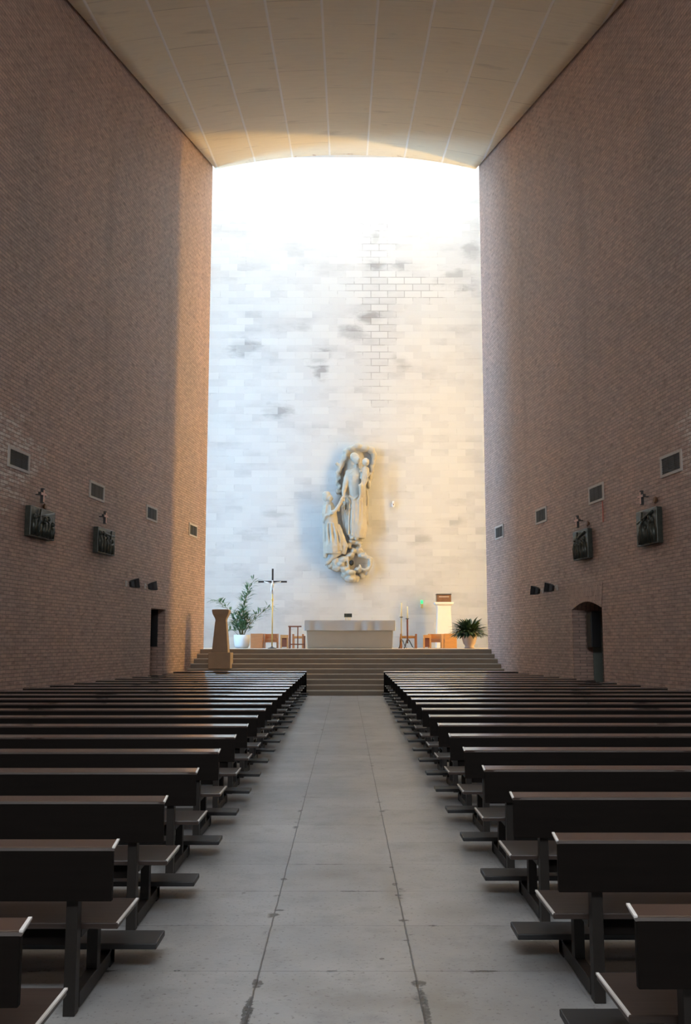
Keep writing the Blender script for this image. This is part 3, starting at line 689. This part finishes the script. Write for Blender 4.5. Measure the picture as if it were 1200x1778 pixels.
# processional crucifix
t = thing('standing_crucifix', (-2.86, 38.3, PLAT), 0, 'tall crucifix with silver figure on a brass pole left of the altar', 'crucifix')
MB().tube([(0, 0, 0.03), (0, 0, 2.55)], 0.026, 10).build('pole', M['brass'], t, smooth=True)
MB().lathe([(0.17, 0), (0.17, 0.02), (0.06, 0.05), (0.026, 0.09)]).build('base', M['iron'], t)
MB().lathe([(0.028, 1.82), (0.045, 1.86), (0.045, 1.92), (0.028, 1.95)]).build('collar', M['brass'], t)
MB().box(-0.035, 0.035, -0.02, 0.02, 2.45, 3.10).box(-0.56, -0.035, -0.02, 0.02, 2.555, 2.625).box(0.035, 0.56, -0.02, 0.02, 2.555, 2.625).build('cross', M['iron'], t, bevel=0.004)
mb = MB()
mb.ell((0, -0.05, 2.60), (0.035, 0.035, 0.045)); mb.tube([(0, -0.05, 2.56), (0, -0.05, 2.46), (0, -0.045, 2.38)], [0.04, 0.06, 0.045], 10)
for s in (-1, 1):
    mb.tube([(s * 0.04, -0.05, 2.52), (s * 0.17, -0.045, 2.555), (s * 0.33, -0.035, 2.59)], [0.026, 0.02, 0.014], 8)
    mb.tube([(s * 0.02, -0.045, 2.40), (s * 0.035, -0.065, 2.25), (s * 0.01, -0.045, 2.12)], [0.032, 0.028, 0.016], 8)
mb.build('corpus', M['silver'], t, smooth=True)

# ------------------------------------------------------------------ chairs
def solid_chair(x, y, rz, label, m1, m2):
    t = thing('sanctuary_chair', (x, y, PLAT), rz, label, 'chair', 'solid sided wooden chairs beside the altar')
    for s in (-1, 1): MB().box(s * 0.27 - 0.025, s * 0.27 + 0.025, -0.25, 0.25, 0, 0.60).build('side_panel', m1, t, bevel=0.006)
    MB().box(-0.245, 0.245, -0.24, 0.24, 0.34, 0.39).build('seat', m2, t, bevel=0.006)
    MB().box(-0.245, 0.245, -0.225, -0.20, 0.24, 0.34).build('apron', m2, t)
    MB().box(-0.245, 0.245, 0.20, 0.24, 0.39, 0.60).build('backrest', m1, t, bevel=0.006)
    return t
solid_chair(-3.68, 41.0, PI / 2, 'wooden chair seen side on, next to the white pot of bamboo', M['wood'], M['wood'])
solid_chair(-3.14, 41.5, 0.15, 'wooden chair facing the nave, just behind the crucifix pole', M['wood'], M['wood'])
solid_chair(4.35, 41.2, -PI / 2, 'wooden chair seen side on, next to the pinkish pot of dark leaves', M['wood_lt'], M['wood'])
solid_chair(3.84, 42.1, -0.3, 'wooden chair facing the nave, under the white pedestal', M['wood_lt'], M['wood'])
def stool(x, y, label, hw=0.15):
    t = thing('wooden_stool', (x, y, PLAT), 0, label, 'stool', 'small wooden stools beside the altar')
    MB().box(-hw, hw, -0.17, 0.17, 0.42, 0.55).build('seat', M['wood_lt'], t, bevel=0.006)
    for sx in (-1, 1):
        for sy in (-1, 1): 
            cx, cy = sx * (hw - 0.025), sy * 0.145
            MB().box(cx - 0.025, cx + 0.025, cy - 0.025, cy + 0.025, 0, 0.42).build('leg', M['wood_lt'], t)
    MB().box(-hw + .05, hw - .05, 0.10, 0.12, 0.05, 0.42).build('rear_panel', M['redwood'], t)
stool(-2.55, 41.0, 'small wooden stool between the crucifix and the tall open-framed desk', 0.16)
stool(3.39, 41.2, 'small wooden stool between candlesticks and the white pedestal', 0.155)
def rail_bench(x0, x1, y, label):
    t = thing('wooden_bench_rail', (x0, y, PLAT), 0, label, 'bench', 'open wooden rails beside the altar')
    L_ = x1 - x0
    MB().box(0, L_, -0.03, 0.03, 0.42, 0.50).build('rail', M['wood_lt'], t)
    for a in (0, L_ - 0.08): MB().box(a, a + 0.08, -0.04, 0.04, 0, 0.58).build('leg', M['wood'], t, bevel=0.004)
    MB().box(0.08, L_ - 0.08, 0.03, 0.38, 0.40, 0.44).build('seat', M['wood'], t)
    for a in (0, L_ - 0.08): MB().box(a, a + 0.08, 0.34, 0.40, 0, 0.44).build('leg', M['wood'], t)
rail_bench(2.18, 2.86, 39.6, 'open wooden bench frame behind the two candlesticks right of the altar')
rail_bench(-2.2, -1.72, 40.6, 'open wooden bench frame seen through the tall desk left of the altar')
# tall open kneeling desk
t = thing('reading_desk', (-2.05, 39.7, PLAT), 0, 'tall open-framed red-brown wooden desk beside the left end of the altar', 'desk')
MB().box(-0.26, 0.26, -0.20, 0.20, 0.85, 0.90).build('desk_top', M['redwood'], t, bevel=0.005)
for sx, sy, h in ((-1, -1, .85), (-1, 1, .85)): 
    cx, cy = -0.20, sy * 0.16; MB().box(cx - 0.03, cx + 0.03, cy - 0.03, cy + 0.03, 0, h).build('leg', M['redwood'], t)
for sy in (-1, 1): MB().box(0.17, 0.23, sy * 0.16 - 0.03, sy * 0.16 + 0.03, 0, 0.85).build('leg', M['redwood'], t).scale = (0.6, 0.6, 1)
for sy in (-1, 1): MB().box(-0.23, 0.42, sy * 0.16 - 0.02, sy * 0.16 + 0.02, 0.14, 0.19).build('floor_rail', M['redwood'], t)
MB().box(0.36, 0.42, -0.18, 0.18, 0.0, 0.50).build('end_post', M['redwood'], t)

# ------------------------------------------------------------------ candlesticks
def candlestick(x, y, hb, hc, rs, mat, label, spread):
    t = thing('candlestick', (x, y, PLAT), 0, label, 'candlestick', 'floor candlesticks right of the altar')
    for k in range(3):
        a = PI / 2 + k * 2 * PI / 3 + 0.5; c_, s_ = math.cos(a), math.sin(a)
        MB().tube([(0, 0, 0.38), (c_ * spread * .3, s_ * spread * .3, 0.30), (c_ * spread * .75, s_ * spread * .75, 0.06), (c_ * spread, s_ * spread, 0.02)], [0.016, 0.018, 0.018, 0.02], 8).build('foot', M['iron'], t, smooth=True)
    MB().lathe([(rs * .8, 0.2), (rs, 0.5), (rs * 1.15, hb - 0.06), (rs * .8, hb)], n=12).build('shaft', mat, t, smooth=True)
    MB().lathe([(0.02, hb), (0.075, hb + 0.02), (0.075, hb + 0.03), (0.03, hb + 0.035)], n=16).build('drip_pan', M['iron'], t)
    MB().lathe([(0.03, hb + 0.03), (0.03, hb + hc), (0.005, hb + hc + 0.01)], n=12).build('candle', M['wax'], t, smooth=True)
    MB().tube([(0, 0, hb + hc), (0, 0, hb + hc + 0.03)], 0.004, 6).build('wick', M['black'], t)
candlestick(2.18, 38.7, 1.20, 0.58, 0.018, M['brass'], 'thin brass floor candlestick, taller of the pair right of the altar', 0.20)
candlestick(2.40, 38.4, 1.13, 0.50, 0.034, M['redwood'], 'thick dark red floor candlestick, shorter of the pair right of the altar', 0.26)

# ------------------------------------------------------------------ white pedestal with the chest, sanctuary lamp, ornament
t = thing('white_pedestal', (4.33, 43.5, PLAT), 0, 'white stone pedestal with moulded cap against the altar wall', 'pedestal')
MB().prism4([(0.36, 0.32, 0), (0.29, 0.28, 1.70), (0.30, 0.28, 1.84)], 0, 0).build('shaft', M['white'], t, bevel=0.012)
MB().prism4([(0.30, 0.28, 1.84), (0.40, 0.38, 1.92), (0.41, 0.38, 1.96), (0.41, 0.38, 2.0)], 0, 0).build('cap', M['white'], t, bevel=0.008)
t = thing('tabernacle', (4.33, 43.5, PLAT + 2.0), 0, 'dark brown metal tabernacle box on top of the white pedestal', 'tabernacle')
MB().box(-0.32, 0.32, -0.22, 0.22, 0, 0.32).build('body', M['chest'], t, bevel=0.012)
MB().box(-0.33, 0.33, -0.23, 0.23, 0.32, 0.37).build('lid', M['iron'], t, bevel=0.01)
MB().box(-0.22, 0.22, -0.235, -0.22, 0.22, 0.25).build('door_band', M['frame'], t)
t = thing('sanctuary_lamp', (3.47, 44.98, 3.30), 0, 'small green glowing sanctuary lamp in brass holder on the altar wall', 'lamp')
MB().lathe([(0.03, 0.0), (0.05, 0.08), (0.055, 0.2)], (0, -0.15, 0), 14).build('holder', M['brass'], t)
MB().lathe([(0.045, 0.2), (0.06, 0.3), (0.045, 0.38)], (0, -0.15, 0), 14).build('lamp_glass', M['green_glow'], t, smooth=True)
MB().tube([(0, 0.02, 0.1), (0, -0.15, 0.1)], 0.012, 8).build('bracket', M['iron'], t)
MB().tube([(0, 0.03, 0.1), (0, -0.02, 0.1)], 0.07, 14).build('wall_plate', M['white'], t)
t = thing('wall_ornament', (2.2, 44.98, 7.95), 0, 'tiny white ornament on the altar wall right of the carved group', 'ornament')
mb = MB(); mb.ell((0, -0.08, 0.1), (0.07, 0.07, 0.10)); mb.ell((0, -0.1, 0.24), (0.045, 0.045, 0.06)); mb.tube([(0, 0.03, 0.1), (0, -0.1, 0.1)], 0.03, 8); mb.build('body', M['white'], t, smooth=True)
mb = MB(); mb.ell((0.0, -0.16, 0.13), (0.03, 0.02, 0.03)); mb.build('dark_centre', M['redwood'], t)

# ------------------------------------------------------------------ potted plants
def leaf(bm, base, d, L_, w_, droop=0.3, segs=4, cup=0.25):
    d = d.normalized(); side_ = d.cross(Vector((0, 0, 1)))
    if side_.length < 1e-3: side_ = Vector((1, 0, 0))
    side_.normalize(); p = base.copy(); prev = None
    for k in range(segs + 1):
        f = k / segs; ww = w_ * (math.sin(PI * min(1, 0.12 + f * 0.88)) ** 0.8) * (1 if k < segs else 0.02)
        up = side_.cross(d)
        a, m_, b2 = bm.verts.new(p - side_ * ww + up * ww * cup), bm.verts.new(p), bm.verts.new(p + side_ * ww + up * ww * cup)
        if prev: bm.faces.new([prev[0], a, m_, prev[1]]); bm.faces.new([prev[1], m_, b2, prev[2]])
        prev = (a, m_, b2); p = p + d * (L_ / segs); d = (d + Vector((0, 0, -droop / segs))).normalized()
t = thing('potted_bamboo', (-4.42, 42.0, PLAT), 0, 'tall airy bamboo plant in a white pot left of the altar', 'plant')
MB().lathe([(0.24, 0), (0.31, 0.10), (0.35, 0.35), (0.35, 0.56), (0.31, 0.56), (0.31, 0.50)], n=32).build('pot', M['pot_w'], t, smooth=True)
MB().lathe([(0.31, 0.48), (0.31, 0.51)], n=24).build('soil', M['soil'], t)
stems = [[(0, 0, .5), (0.02, 0, 1.2), (0.12, 0, 2.0), (0.30, -.05, 2.6), (0.55, -.1, 2.95)],
         [(.05, 0, .5), (0.0, .05, 1.2), (0.05, .1, 1.9), (0.22, .1, 2.5)],
         [(-.05, 0, .5), (-.25, 0, 1.1), (-.55, -.05, 1.6), (-.95, -.1, 1.95), (-1.25, -.1, 2.05)],
         [(.05, 0, .5), (.3, 0, 1.0), (.65, 0, 1.35), (1.0, -.05, 1.65), (1.25, -.05, 1.78)],
         [(-.02, -.1, .5), (-.1, -.15, 1.0), (-.12, -.2, 1.5)], [(.1, -.1, .5), (.18, -.15, 1.0), (.25, -.2, 1.4)], [(0, .1, .5), (-.2, .15, .9), (-.45, .2, 1.1)], [(-.1, 0, .5), (-.35, -.1, .75), (-.55, -.15, .8)], [(0.0, -.1, .5), (.02, -.25, 1.1), (0.0, -.3, 1.6)]]
lb = bmesh.new(); rnd = random.Random(5)
for si, s in enumerate(stems):
    MB().tube(s, [0.02] + [0.013] * (len(s) - 2) + [0.006], 6).build('stem', M['stem'], t, smooth=True)
    for a, b2 in zip(s, s[1:]):
        A, B = Vector(a), Vector(b2); n_ = int((B - A).length * (58 if si < 4 else 115))
        for k in range(n_):
            f = rnd.random(); p = A.lerp(B, f)
            if p.z < 0.72: continue
            ang = rnd.uniform(0, 2 * PI); d = Vector((math.cos(ang), math.sin(ang), rnd.uniform(-.5, .7))) + (B - A).normalized() * 0.7
            off = Vector((math.cos(ang), math.sin(ang), rnd.uniform(-.3, .3))) * rnd.uniform(0, .20 if si < 4 else .26)
            leaf(lb, p + off, d, rnd.uniform(.18, .34), rnd.uniform(.018, .034), 0.7)
me = bpy.data.meshes.new('foliage'); lb.to_mesh(me); lb.free(); me.materials.append(M['leaf_a'])
o = bpy.data.objects.new('foliage', me); C.objects.link(o); o.parent = t

t = thing('potted_leafy_plant', (4.83, 38.6, PLAT), 0, 'bushy dark green plant in a pinkish pot at the right end of the platform', 'plant')
MB().lathe([(0.19, 0), (0.20, 0.05), (0.16, 0.09), (0.24, 0.20), (0.30, 0.42), (0.31, 0.62), (0.27, 0.62), (0.27, 0.55)], n=32).build('pot', M['pot_p'], t, smooth=True)
MB().lathe([(0.27, 0.53), (0.27, 0.56)], n=24).build('soil', M['soil'], t)
lb = bmesh.new(); rnd = random.Random(11)
for k in range(380):
    ang = rnd.uniform(0, 2 * PI); el = rnd.uniform(-0.15, 1.2); r0 = rnd.uniform(0, .18)
    d = Vector((math.cos(ang) * math.cos(el), math.sin(ang) * math.cos(el), math.sin(el)))
    leaf(lb, Vector((math.cos(ang) * r0, math.sin(ang) * r0, 0.58)) + d * rnd.uniform(0, .32), d, rnd.uniform(.34, .58), rnd.uniform(.032, .055), 0.85, 5)
me = bpy.data.meshes.new('foliage'); lb.to_mesh(me); lb.free(); me.materials.append(M['leaf_b'])
o = bpy.data.objects.new('foliage', me); C.objects.link(o); o.parent = t

# ------------------------------------------------------------------ carved group on the altar wall
SX, SZ = 0.0, 4.45
grp = thing('carved_stone_group', (SX, YA, SZ), 0, 'large carved limestone group of robed figures and clouds hung on the altar wall', 'sculpture')
PXM = 0.0042            # metres per unit of the sketch grid (x right, y down)
def S(zx, zy, d=0.0):   # d = distance out from the wall
    return Vector(((zx - 511) * PXM, -d, (1640 - zy) * PXM))
def carve(name, mb, vox=0.035, amp=0.03, sc_=1.8):
    o = mb.build(name, M['sculpt'], grp, smooth=True)
    r = o.modifiers.new('remesh', 'REMESH'); r.mode = 'VOXEL'; r.voxel_size = vox; r.use_smooth_shade = True
    s = o.modifiers.new('smooth', 'SMOOTH'); s.factor = 0.5; s.iterations = 2
    tx = bpy.data.textures.new(name + '_grain', 'CLOUDS'); tx.noise_scale = 0.22; tx.noise_depth = 3
    d = o.modifiers.new('displace', 'DISPLACE'); d.texture = tx; d.texture_coords = 'LOCAL'; d.strength = amp; d.mid_level = 0.5
    return o
def fold(mb, pts, r):
    mb.tube([S(*p) for p in pts], [r * .7] + [r] * (len(pts) - 2) + [r * .7] if len(pts) > 2 else r, 7)
# rock canopy and cloud wreath behind the upper figure
mb = MB()
for (x, y, d, rx, ry, rz) in [(520, 190, .2, .20, .25, .16), (570, 160, .25, .24, .3, .15), (640, 135, .28, .28, .32, .16), (720, 150, .25, .26, .3, .17), (790, 170, .2, .2, .25, .2), (825, 230, .15, .14, .2, .26),
                             (505, 245, .2, .15, .25, .2), (470, 320, .18, .14, .22, .2), (440, 390, .18, .12, .22, .2), (425, 460, .15, .10, .2, .2), (415, 530, .15, .10, .2, .16), (440, 590, .15, .09, .2, .14), (455, 640, .12, .1, .2, .14),
                             (815, 300, .12, .12, .2, .22), (800, 380, .12, .12, .18, .24), (785, 460, .12, .1, .18, .24), (765, 540, .1, .1, .18, .24),
                             (600, 260, .08, .5, .16, .5), (620, 420, .06, .62, .12, .6), (620, 600, .06, .5, .12, .7), (610, 850, .06, .42, .12, .9), (630, 1080, .08, .35, .15, .5)]:
    mb.ell(S(x, y, d), (rx, ry, rz), sub=2)
rnd = random.Random(4)
for k in range(26):
    a = k / 25; x = 430 + 20 * math.sin(k) + (a * 0); y = 250 + 400 * a
    mb.ell(S(x + (40 if y < 330 else 0), y, .22 + rnd.random() * .1), (.05 + rnd.random() * .05, .08, .05 + rnd.random() * .05), sub=1)
carve('rock_canopy', mb, 0.04, 0.10)
# standing robed figure
mb = MB()
mb.ell(S(622, 285, .62), (.19, .20, .26)); mb.ell(S(640, 300, .72), (.12, .13, .19)); mb.ell(S(655, 298, .86), (.03, .05, .05))
mb.ell(S(605, 260, .60), (.22, .2, .2)); mb.tube([S(625, 350, .55), S(625, 410, .5)], [.13, .16], 10)
mb.tube([S(620, 400, .42), S(620, 480, .46), S(615, 600, .44), S(620, 720, .40), S(630, 900, .38), S(640, 1050, .36), S(630, 1150, .34)], [.26, .42, .36, .36, .42, .46, .38], 16)
mb.ell(S(555, 430, .42), (.16, .2, .16)); mb.ell(S(690, 430, .42), (.16, .2, .18))
mb.tube([S(550, 420, .45), S(515, 530, .58), S(490, 640, .70), S(485, 700, .78)], [.17, .14, .10, .07], 10)
mb.tube([S(545, 440, .42), S(520, 600, .48), S(500, 760, .42), S(515, 880, .3)], [.12, .12, .10, .05], 8)
mb.tube([S(700, 430, .5), S(735, 520, .62), S(700, 560, .85)], [.16, .13, .09], 10)
mb.tube([S(700, 560, .5), S(700, 760, .45), S(730, 880, .3), S(755, 1000, .18)], [.14, .10, .08, .05], 8)
for (x0, x1, x2, d, r) in [(560, 548, 540, .62, .05), (590, 585, 575, .68, .045), (620, 612, 610, .70, .05), (650, 655, 650, .70, .05), (675, 690, 690, .62, .05), (540, 530, 525, .5, .045), (705, 715, 712, .5, .045)]:
    fold(mb, [(x0, 640, d), (x1, 800, d + .05), ((x1 + x2) / 2, 950, d + .08), (x2, 1130, d + .02)], r)
for x in (575, 600, 628, 655): fold(mb, [(x, 430, .74), (x + 3, 540, .74), (x - 2, 650, .70)], .04)
fold(mb, [(540, 700, .70), (600, 740, .78), (650, 700, .76)], .05)
mb.ell(S(575, 1160, .5), (.10, .2, .07)); mb.ell(S(625, 1165, .5), (.10, .2, .07))
mb.ell(S(486, 715, .82), (.07, .06, .09))
for k in range(4): mb.tube([S(478 + k * 7, 725, .84), S(474 + k * 8, 752, .86), S(478 + k * 7, 768, .82)], [.02, .018, .013], 6)
for p in [[(470, 800, .5), (478, 950, .42), (495, 1100, .36)], [(495, 790, .52), (505, 950, .42), (520, 1100, .36)], [(520, 850, .55), (530, 980, .45), (535, 1120, .38)], [(745, 620, .4), (752, 760, .34), (748, 930, .28)], [(560, 440, .72), (545, 520, .66), (540, 600, .6)]]: fold(mb, p, .06)
carve('standing_figure', mb, 0.028, 0.045)
# child on the arm
mb = MB()
mb.ell(S(728, 330, .86), (.17, .18, .20)); mb.ell(S(735, 340, .96), (.10, .1, .13)); mb.ell(S(738, 342, 1.07), (.025, .03, .03))
mb.tube([S(725, 385, .80), S(718, 450, .80), S(705, 520, .80)], [.14, .20, .18], 12)
mb.tube([S(700, 530, .90), S(670, 590, .98), S(672, 680, .92), S(660, 745, .90)], [.12, .10, .08, .05], 10)
mb.tube([S(725, 530, .85), S(705, 600, .92), S(702, 680, .85), S(690, 720, .84)], [.11, .09, .07, .05], 10)
mb.tube([S(750, 410, .82), S(775, 460, .85), S(745, 510, .95)], [.08, .06, .045], 8)
mb.tube([S(690, 410, .85), S(668, 440, .95), S(655, 400, 1.0)], [.07, .055, .04], 8)
for a, b2 in ((700, 690), (725, 715), (745, 738)): fold(mb, [(a, 420, .98), (b2, 500, .98), (b2 - 10, 560, .98)], .025)
carve('child_figure', mb, 0.025, 0.02)
# kneeling robed friar
mb = MB()
mb.ell(S(305, 705, .62), (.20, .22, .22)); mb.ell(S(335, 725, .68), (.14, .16, .17)); mb.ell(S(368, 728, .70), (.04, .04, .04)); mb.ell(S(300, 680, .6), (.2, .2, .17))
mb.ell(S(320, 780, .55), (.2, .22, .14))
mb.tube([S(320, 770, .5), S(330, 880, .48), S(355, 1000, .45), S(375, 1120, .45), S(385, 1250, .45), S(380, 1330, .45)], [.22, .36, .30, .34, .42, .36], 16)
mb.tube([S(300, 830, .6), S(310, 930, .75), S(370, 890, .95), S(425, 840, .98), S(455, 770, .95)], [.16, .15, .12, .09, .06], 10)
mb.tube([S(375, 830, .45), S(430, 850, .6), S(450, 800, .8), S(470, 740, .86)], [.14, .11, .08, .055], 10)
mb.ell(S(462, 752, .92), (.06, .06, .09))
for k in range(4): mb.tube([S(458 + k * 7, 745, .94), S(464 + k * 7, 718, .93), S(470 + k * 6, 705, .90)], [.02, .018, .012], 6)
mb.tube([S(310, 900, .6), S(285, 960, .62), S(262, 985, .55)], [.13, .10, .03], 8)
mb.tube([S(290, 1000, .45), S(290, 1150, .42), S(300, 1280, .4), S(285, 1370, .4)], [.14, .14, .15, .10], 10)
mb.tube([S(420, 1010, .5), S(465, 1150, .55), S(500, 1250, .55), S(480, 1330, .5)], [.12, .16, .16, .12], 10)
mb.tube([S(440, 1300, .5), S(380, 1350, .5), S(310, 1430, .45), S(285, 1450, .4)], [.18, .15, .1, .05], 10)
for (p) in [[(310, 1000, .72), (320, 1150, .78), (345, 1300, .76)], [(345, 1000, .78), (360, 1150, .85), (370, 1310, .82)], [(380, 1000, .76), (410, 1150, .84), (420, 1310, .8)], [(410, 1030, .68), (450, 1170, .76), (465, 1300, .7)], [(300, 800, .75), (290, 880, .8), (275, 950, .72)], [(345, 800, .8), (350, 870, .86), (330, 930, .9)], [(285, 1000, .55), (282, 1150, .55), (300, 1300, .55)]]:
    fold(mb, p, .045)
carve('kneeling_figure', mb, 0.028, 0.045)
# rosary falling between the hands
mb = MB(); pts = [(488, 760, .8), (515, 700, .82), (560, 770, .72), (620, 890, .70), (560, 830, .74), (520, 900, .74), (500, 860, .78), (475, 770, .82)]
for a, b2 in zip(pts, pts[1:]):
    A, B = S(*a), S(*b2); n_ = max(2, int((B - A).length / 0.05))
    for k in range(n_): mb.ell(A.lerp(B, k / n_), (.026, .026, .026), sub=1)
mb.build('rosary', M['sculpt'], grp, smooth=True)
# cloud base with curls
mb = MB()
for (x, y, d, rx, ry, rz) in [(580, 1190, .3, .22, .3, .12), (640, 1200, .25, .24, .28, .14), (540, 1240, .3, .12, .25, .14), (590, 1290, .3, .14, .26, .16), (650, 1290, .2, .22, .24, .22), (560, 1340, .3, .20, .3, .16), (480, 1390, .35, .26, .34, .2),
                             (400, 1400, .3, .26, .3, .22), (350, 1450, .25, .2, .26, .18), (420, 1480, .3, .25, .3, .18), (500, 1490, .35, .22, .34, .18), (560, 1530, .4, .26, .36, .15), (560, 1600, .35, .26, .36, .17), (620, 1590, .25, .16, .26, .18),
                             (500, 1560, .28, .18, .26, .18), (640, 1500, .3, .18, .3, .14), (690, 1560, .15, .16, .2, .14), (460, 1440, .4, .2, .32, .12)]:
    mb.ell(S(x, y, d), (rx, ry, rz), sub=2)
for cx, cy, R, tw, r in ((705, 1440, 95, 1.6, .10), (560, 1590, 60, 1.2, .07), (400, 1420, 55, 1.3, .06), (640, 1250, 45, 1.2, .06)):
    pts = []
    for k in range(22):
        f = k / 21; a = -0.6 * PI + f * tw * PI; rr = R * (1 - .55 * f); pts.append(S(cx + rr * math.cos(a), cy - rr * math.sin(-a), .40 + .15 * f))
    mb.tube(pts, [r * (1 - .5 * k / 21) for k in range(22)], 8)
mb.tube([S(640, 1345, .3), S(720, 1330, .35), S(780, 1380, .3), S(770, 1460, .28), S(745, 1540, .22), S(700, 1570, .2)], [.07, .12, .13, .12, .10, .05], 10)
mb.tube([S(520, 1340, .5), S(535, 1420, .6), S(540, 1490, .55)], [.05, .06, .05], 8)
carve('cloud_base', mb, 0.03, 0.11)
MB().ell(S(573, 1425, .52), (.11, .1, .13)).build('hollow_shade', M['dark'], grp, smooth=True)  # black lump that paints the shade of a hole in the clouds
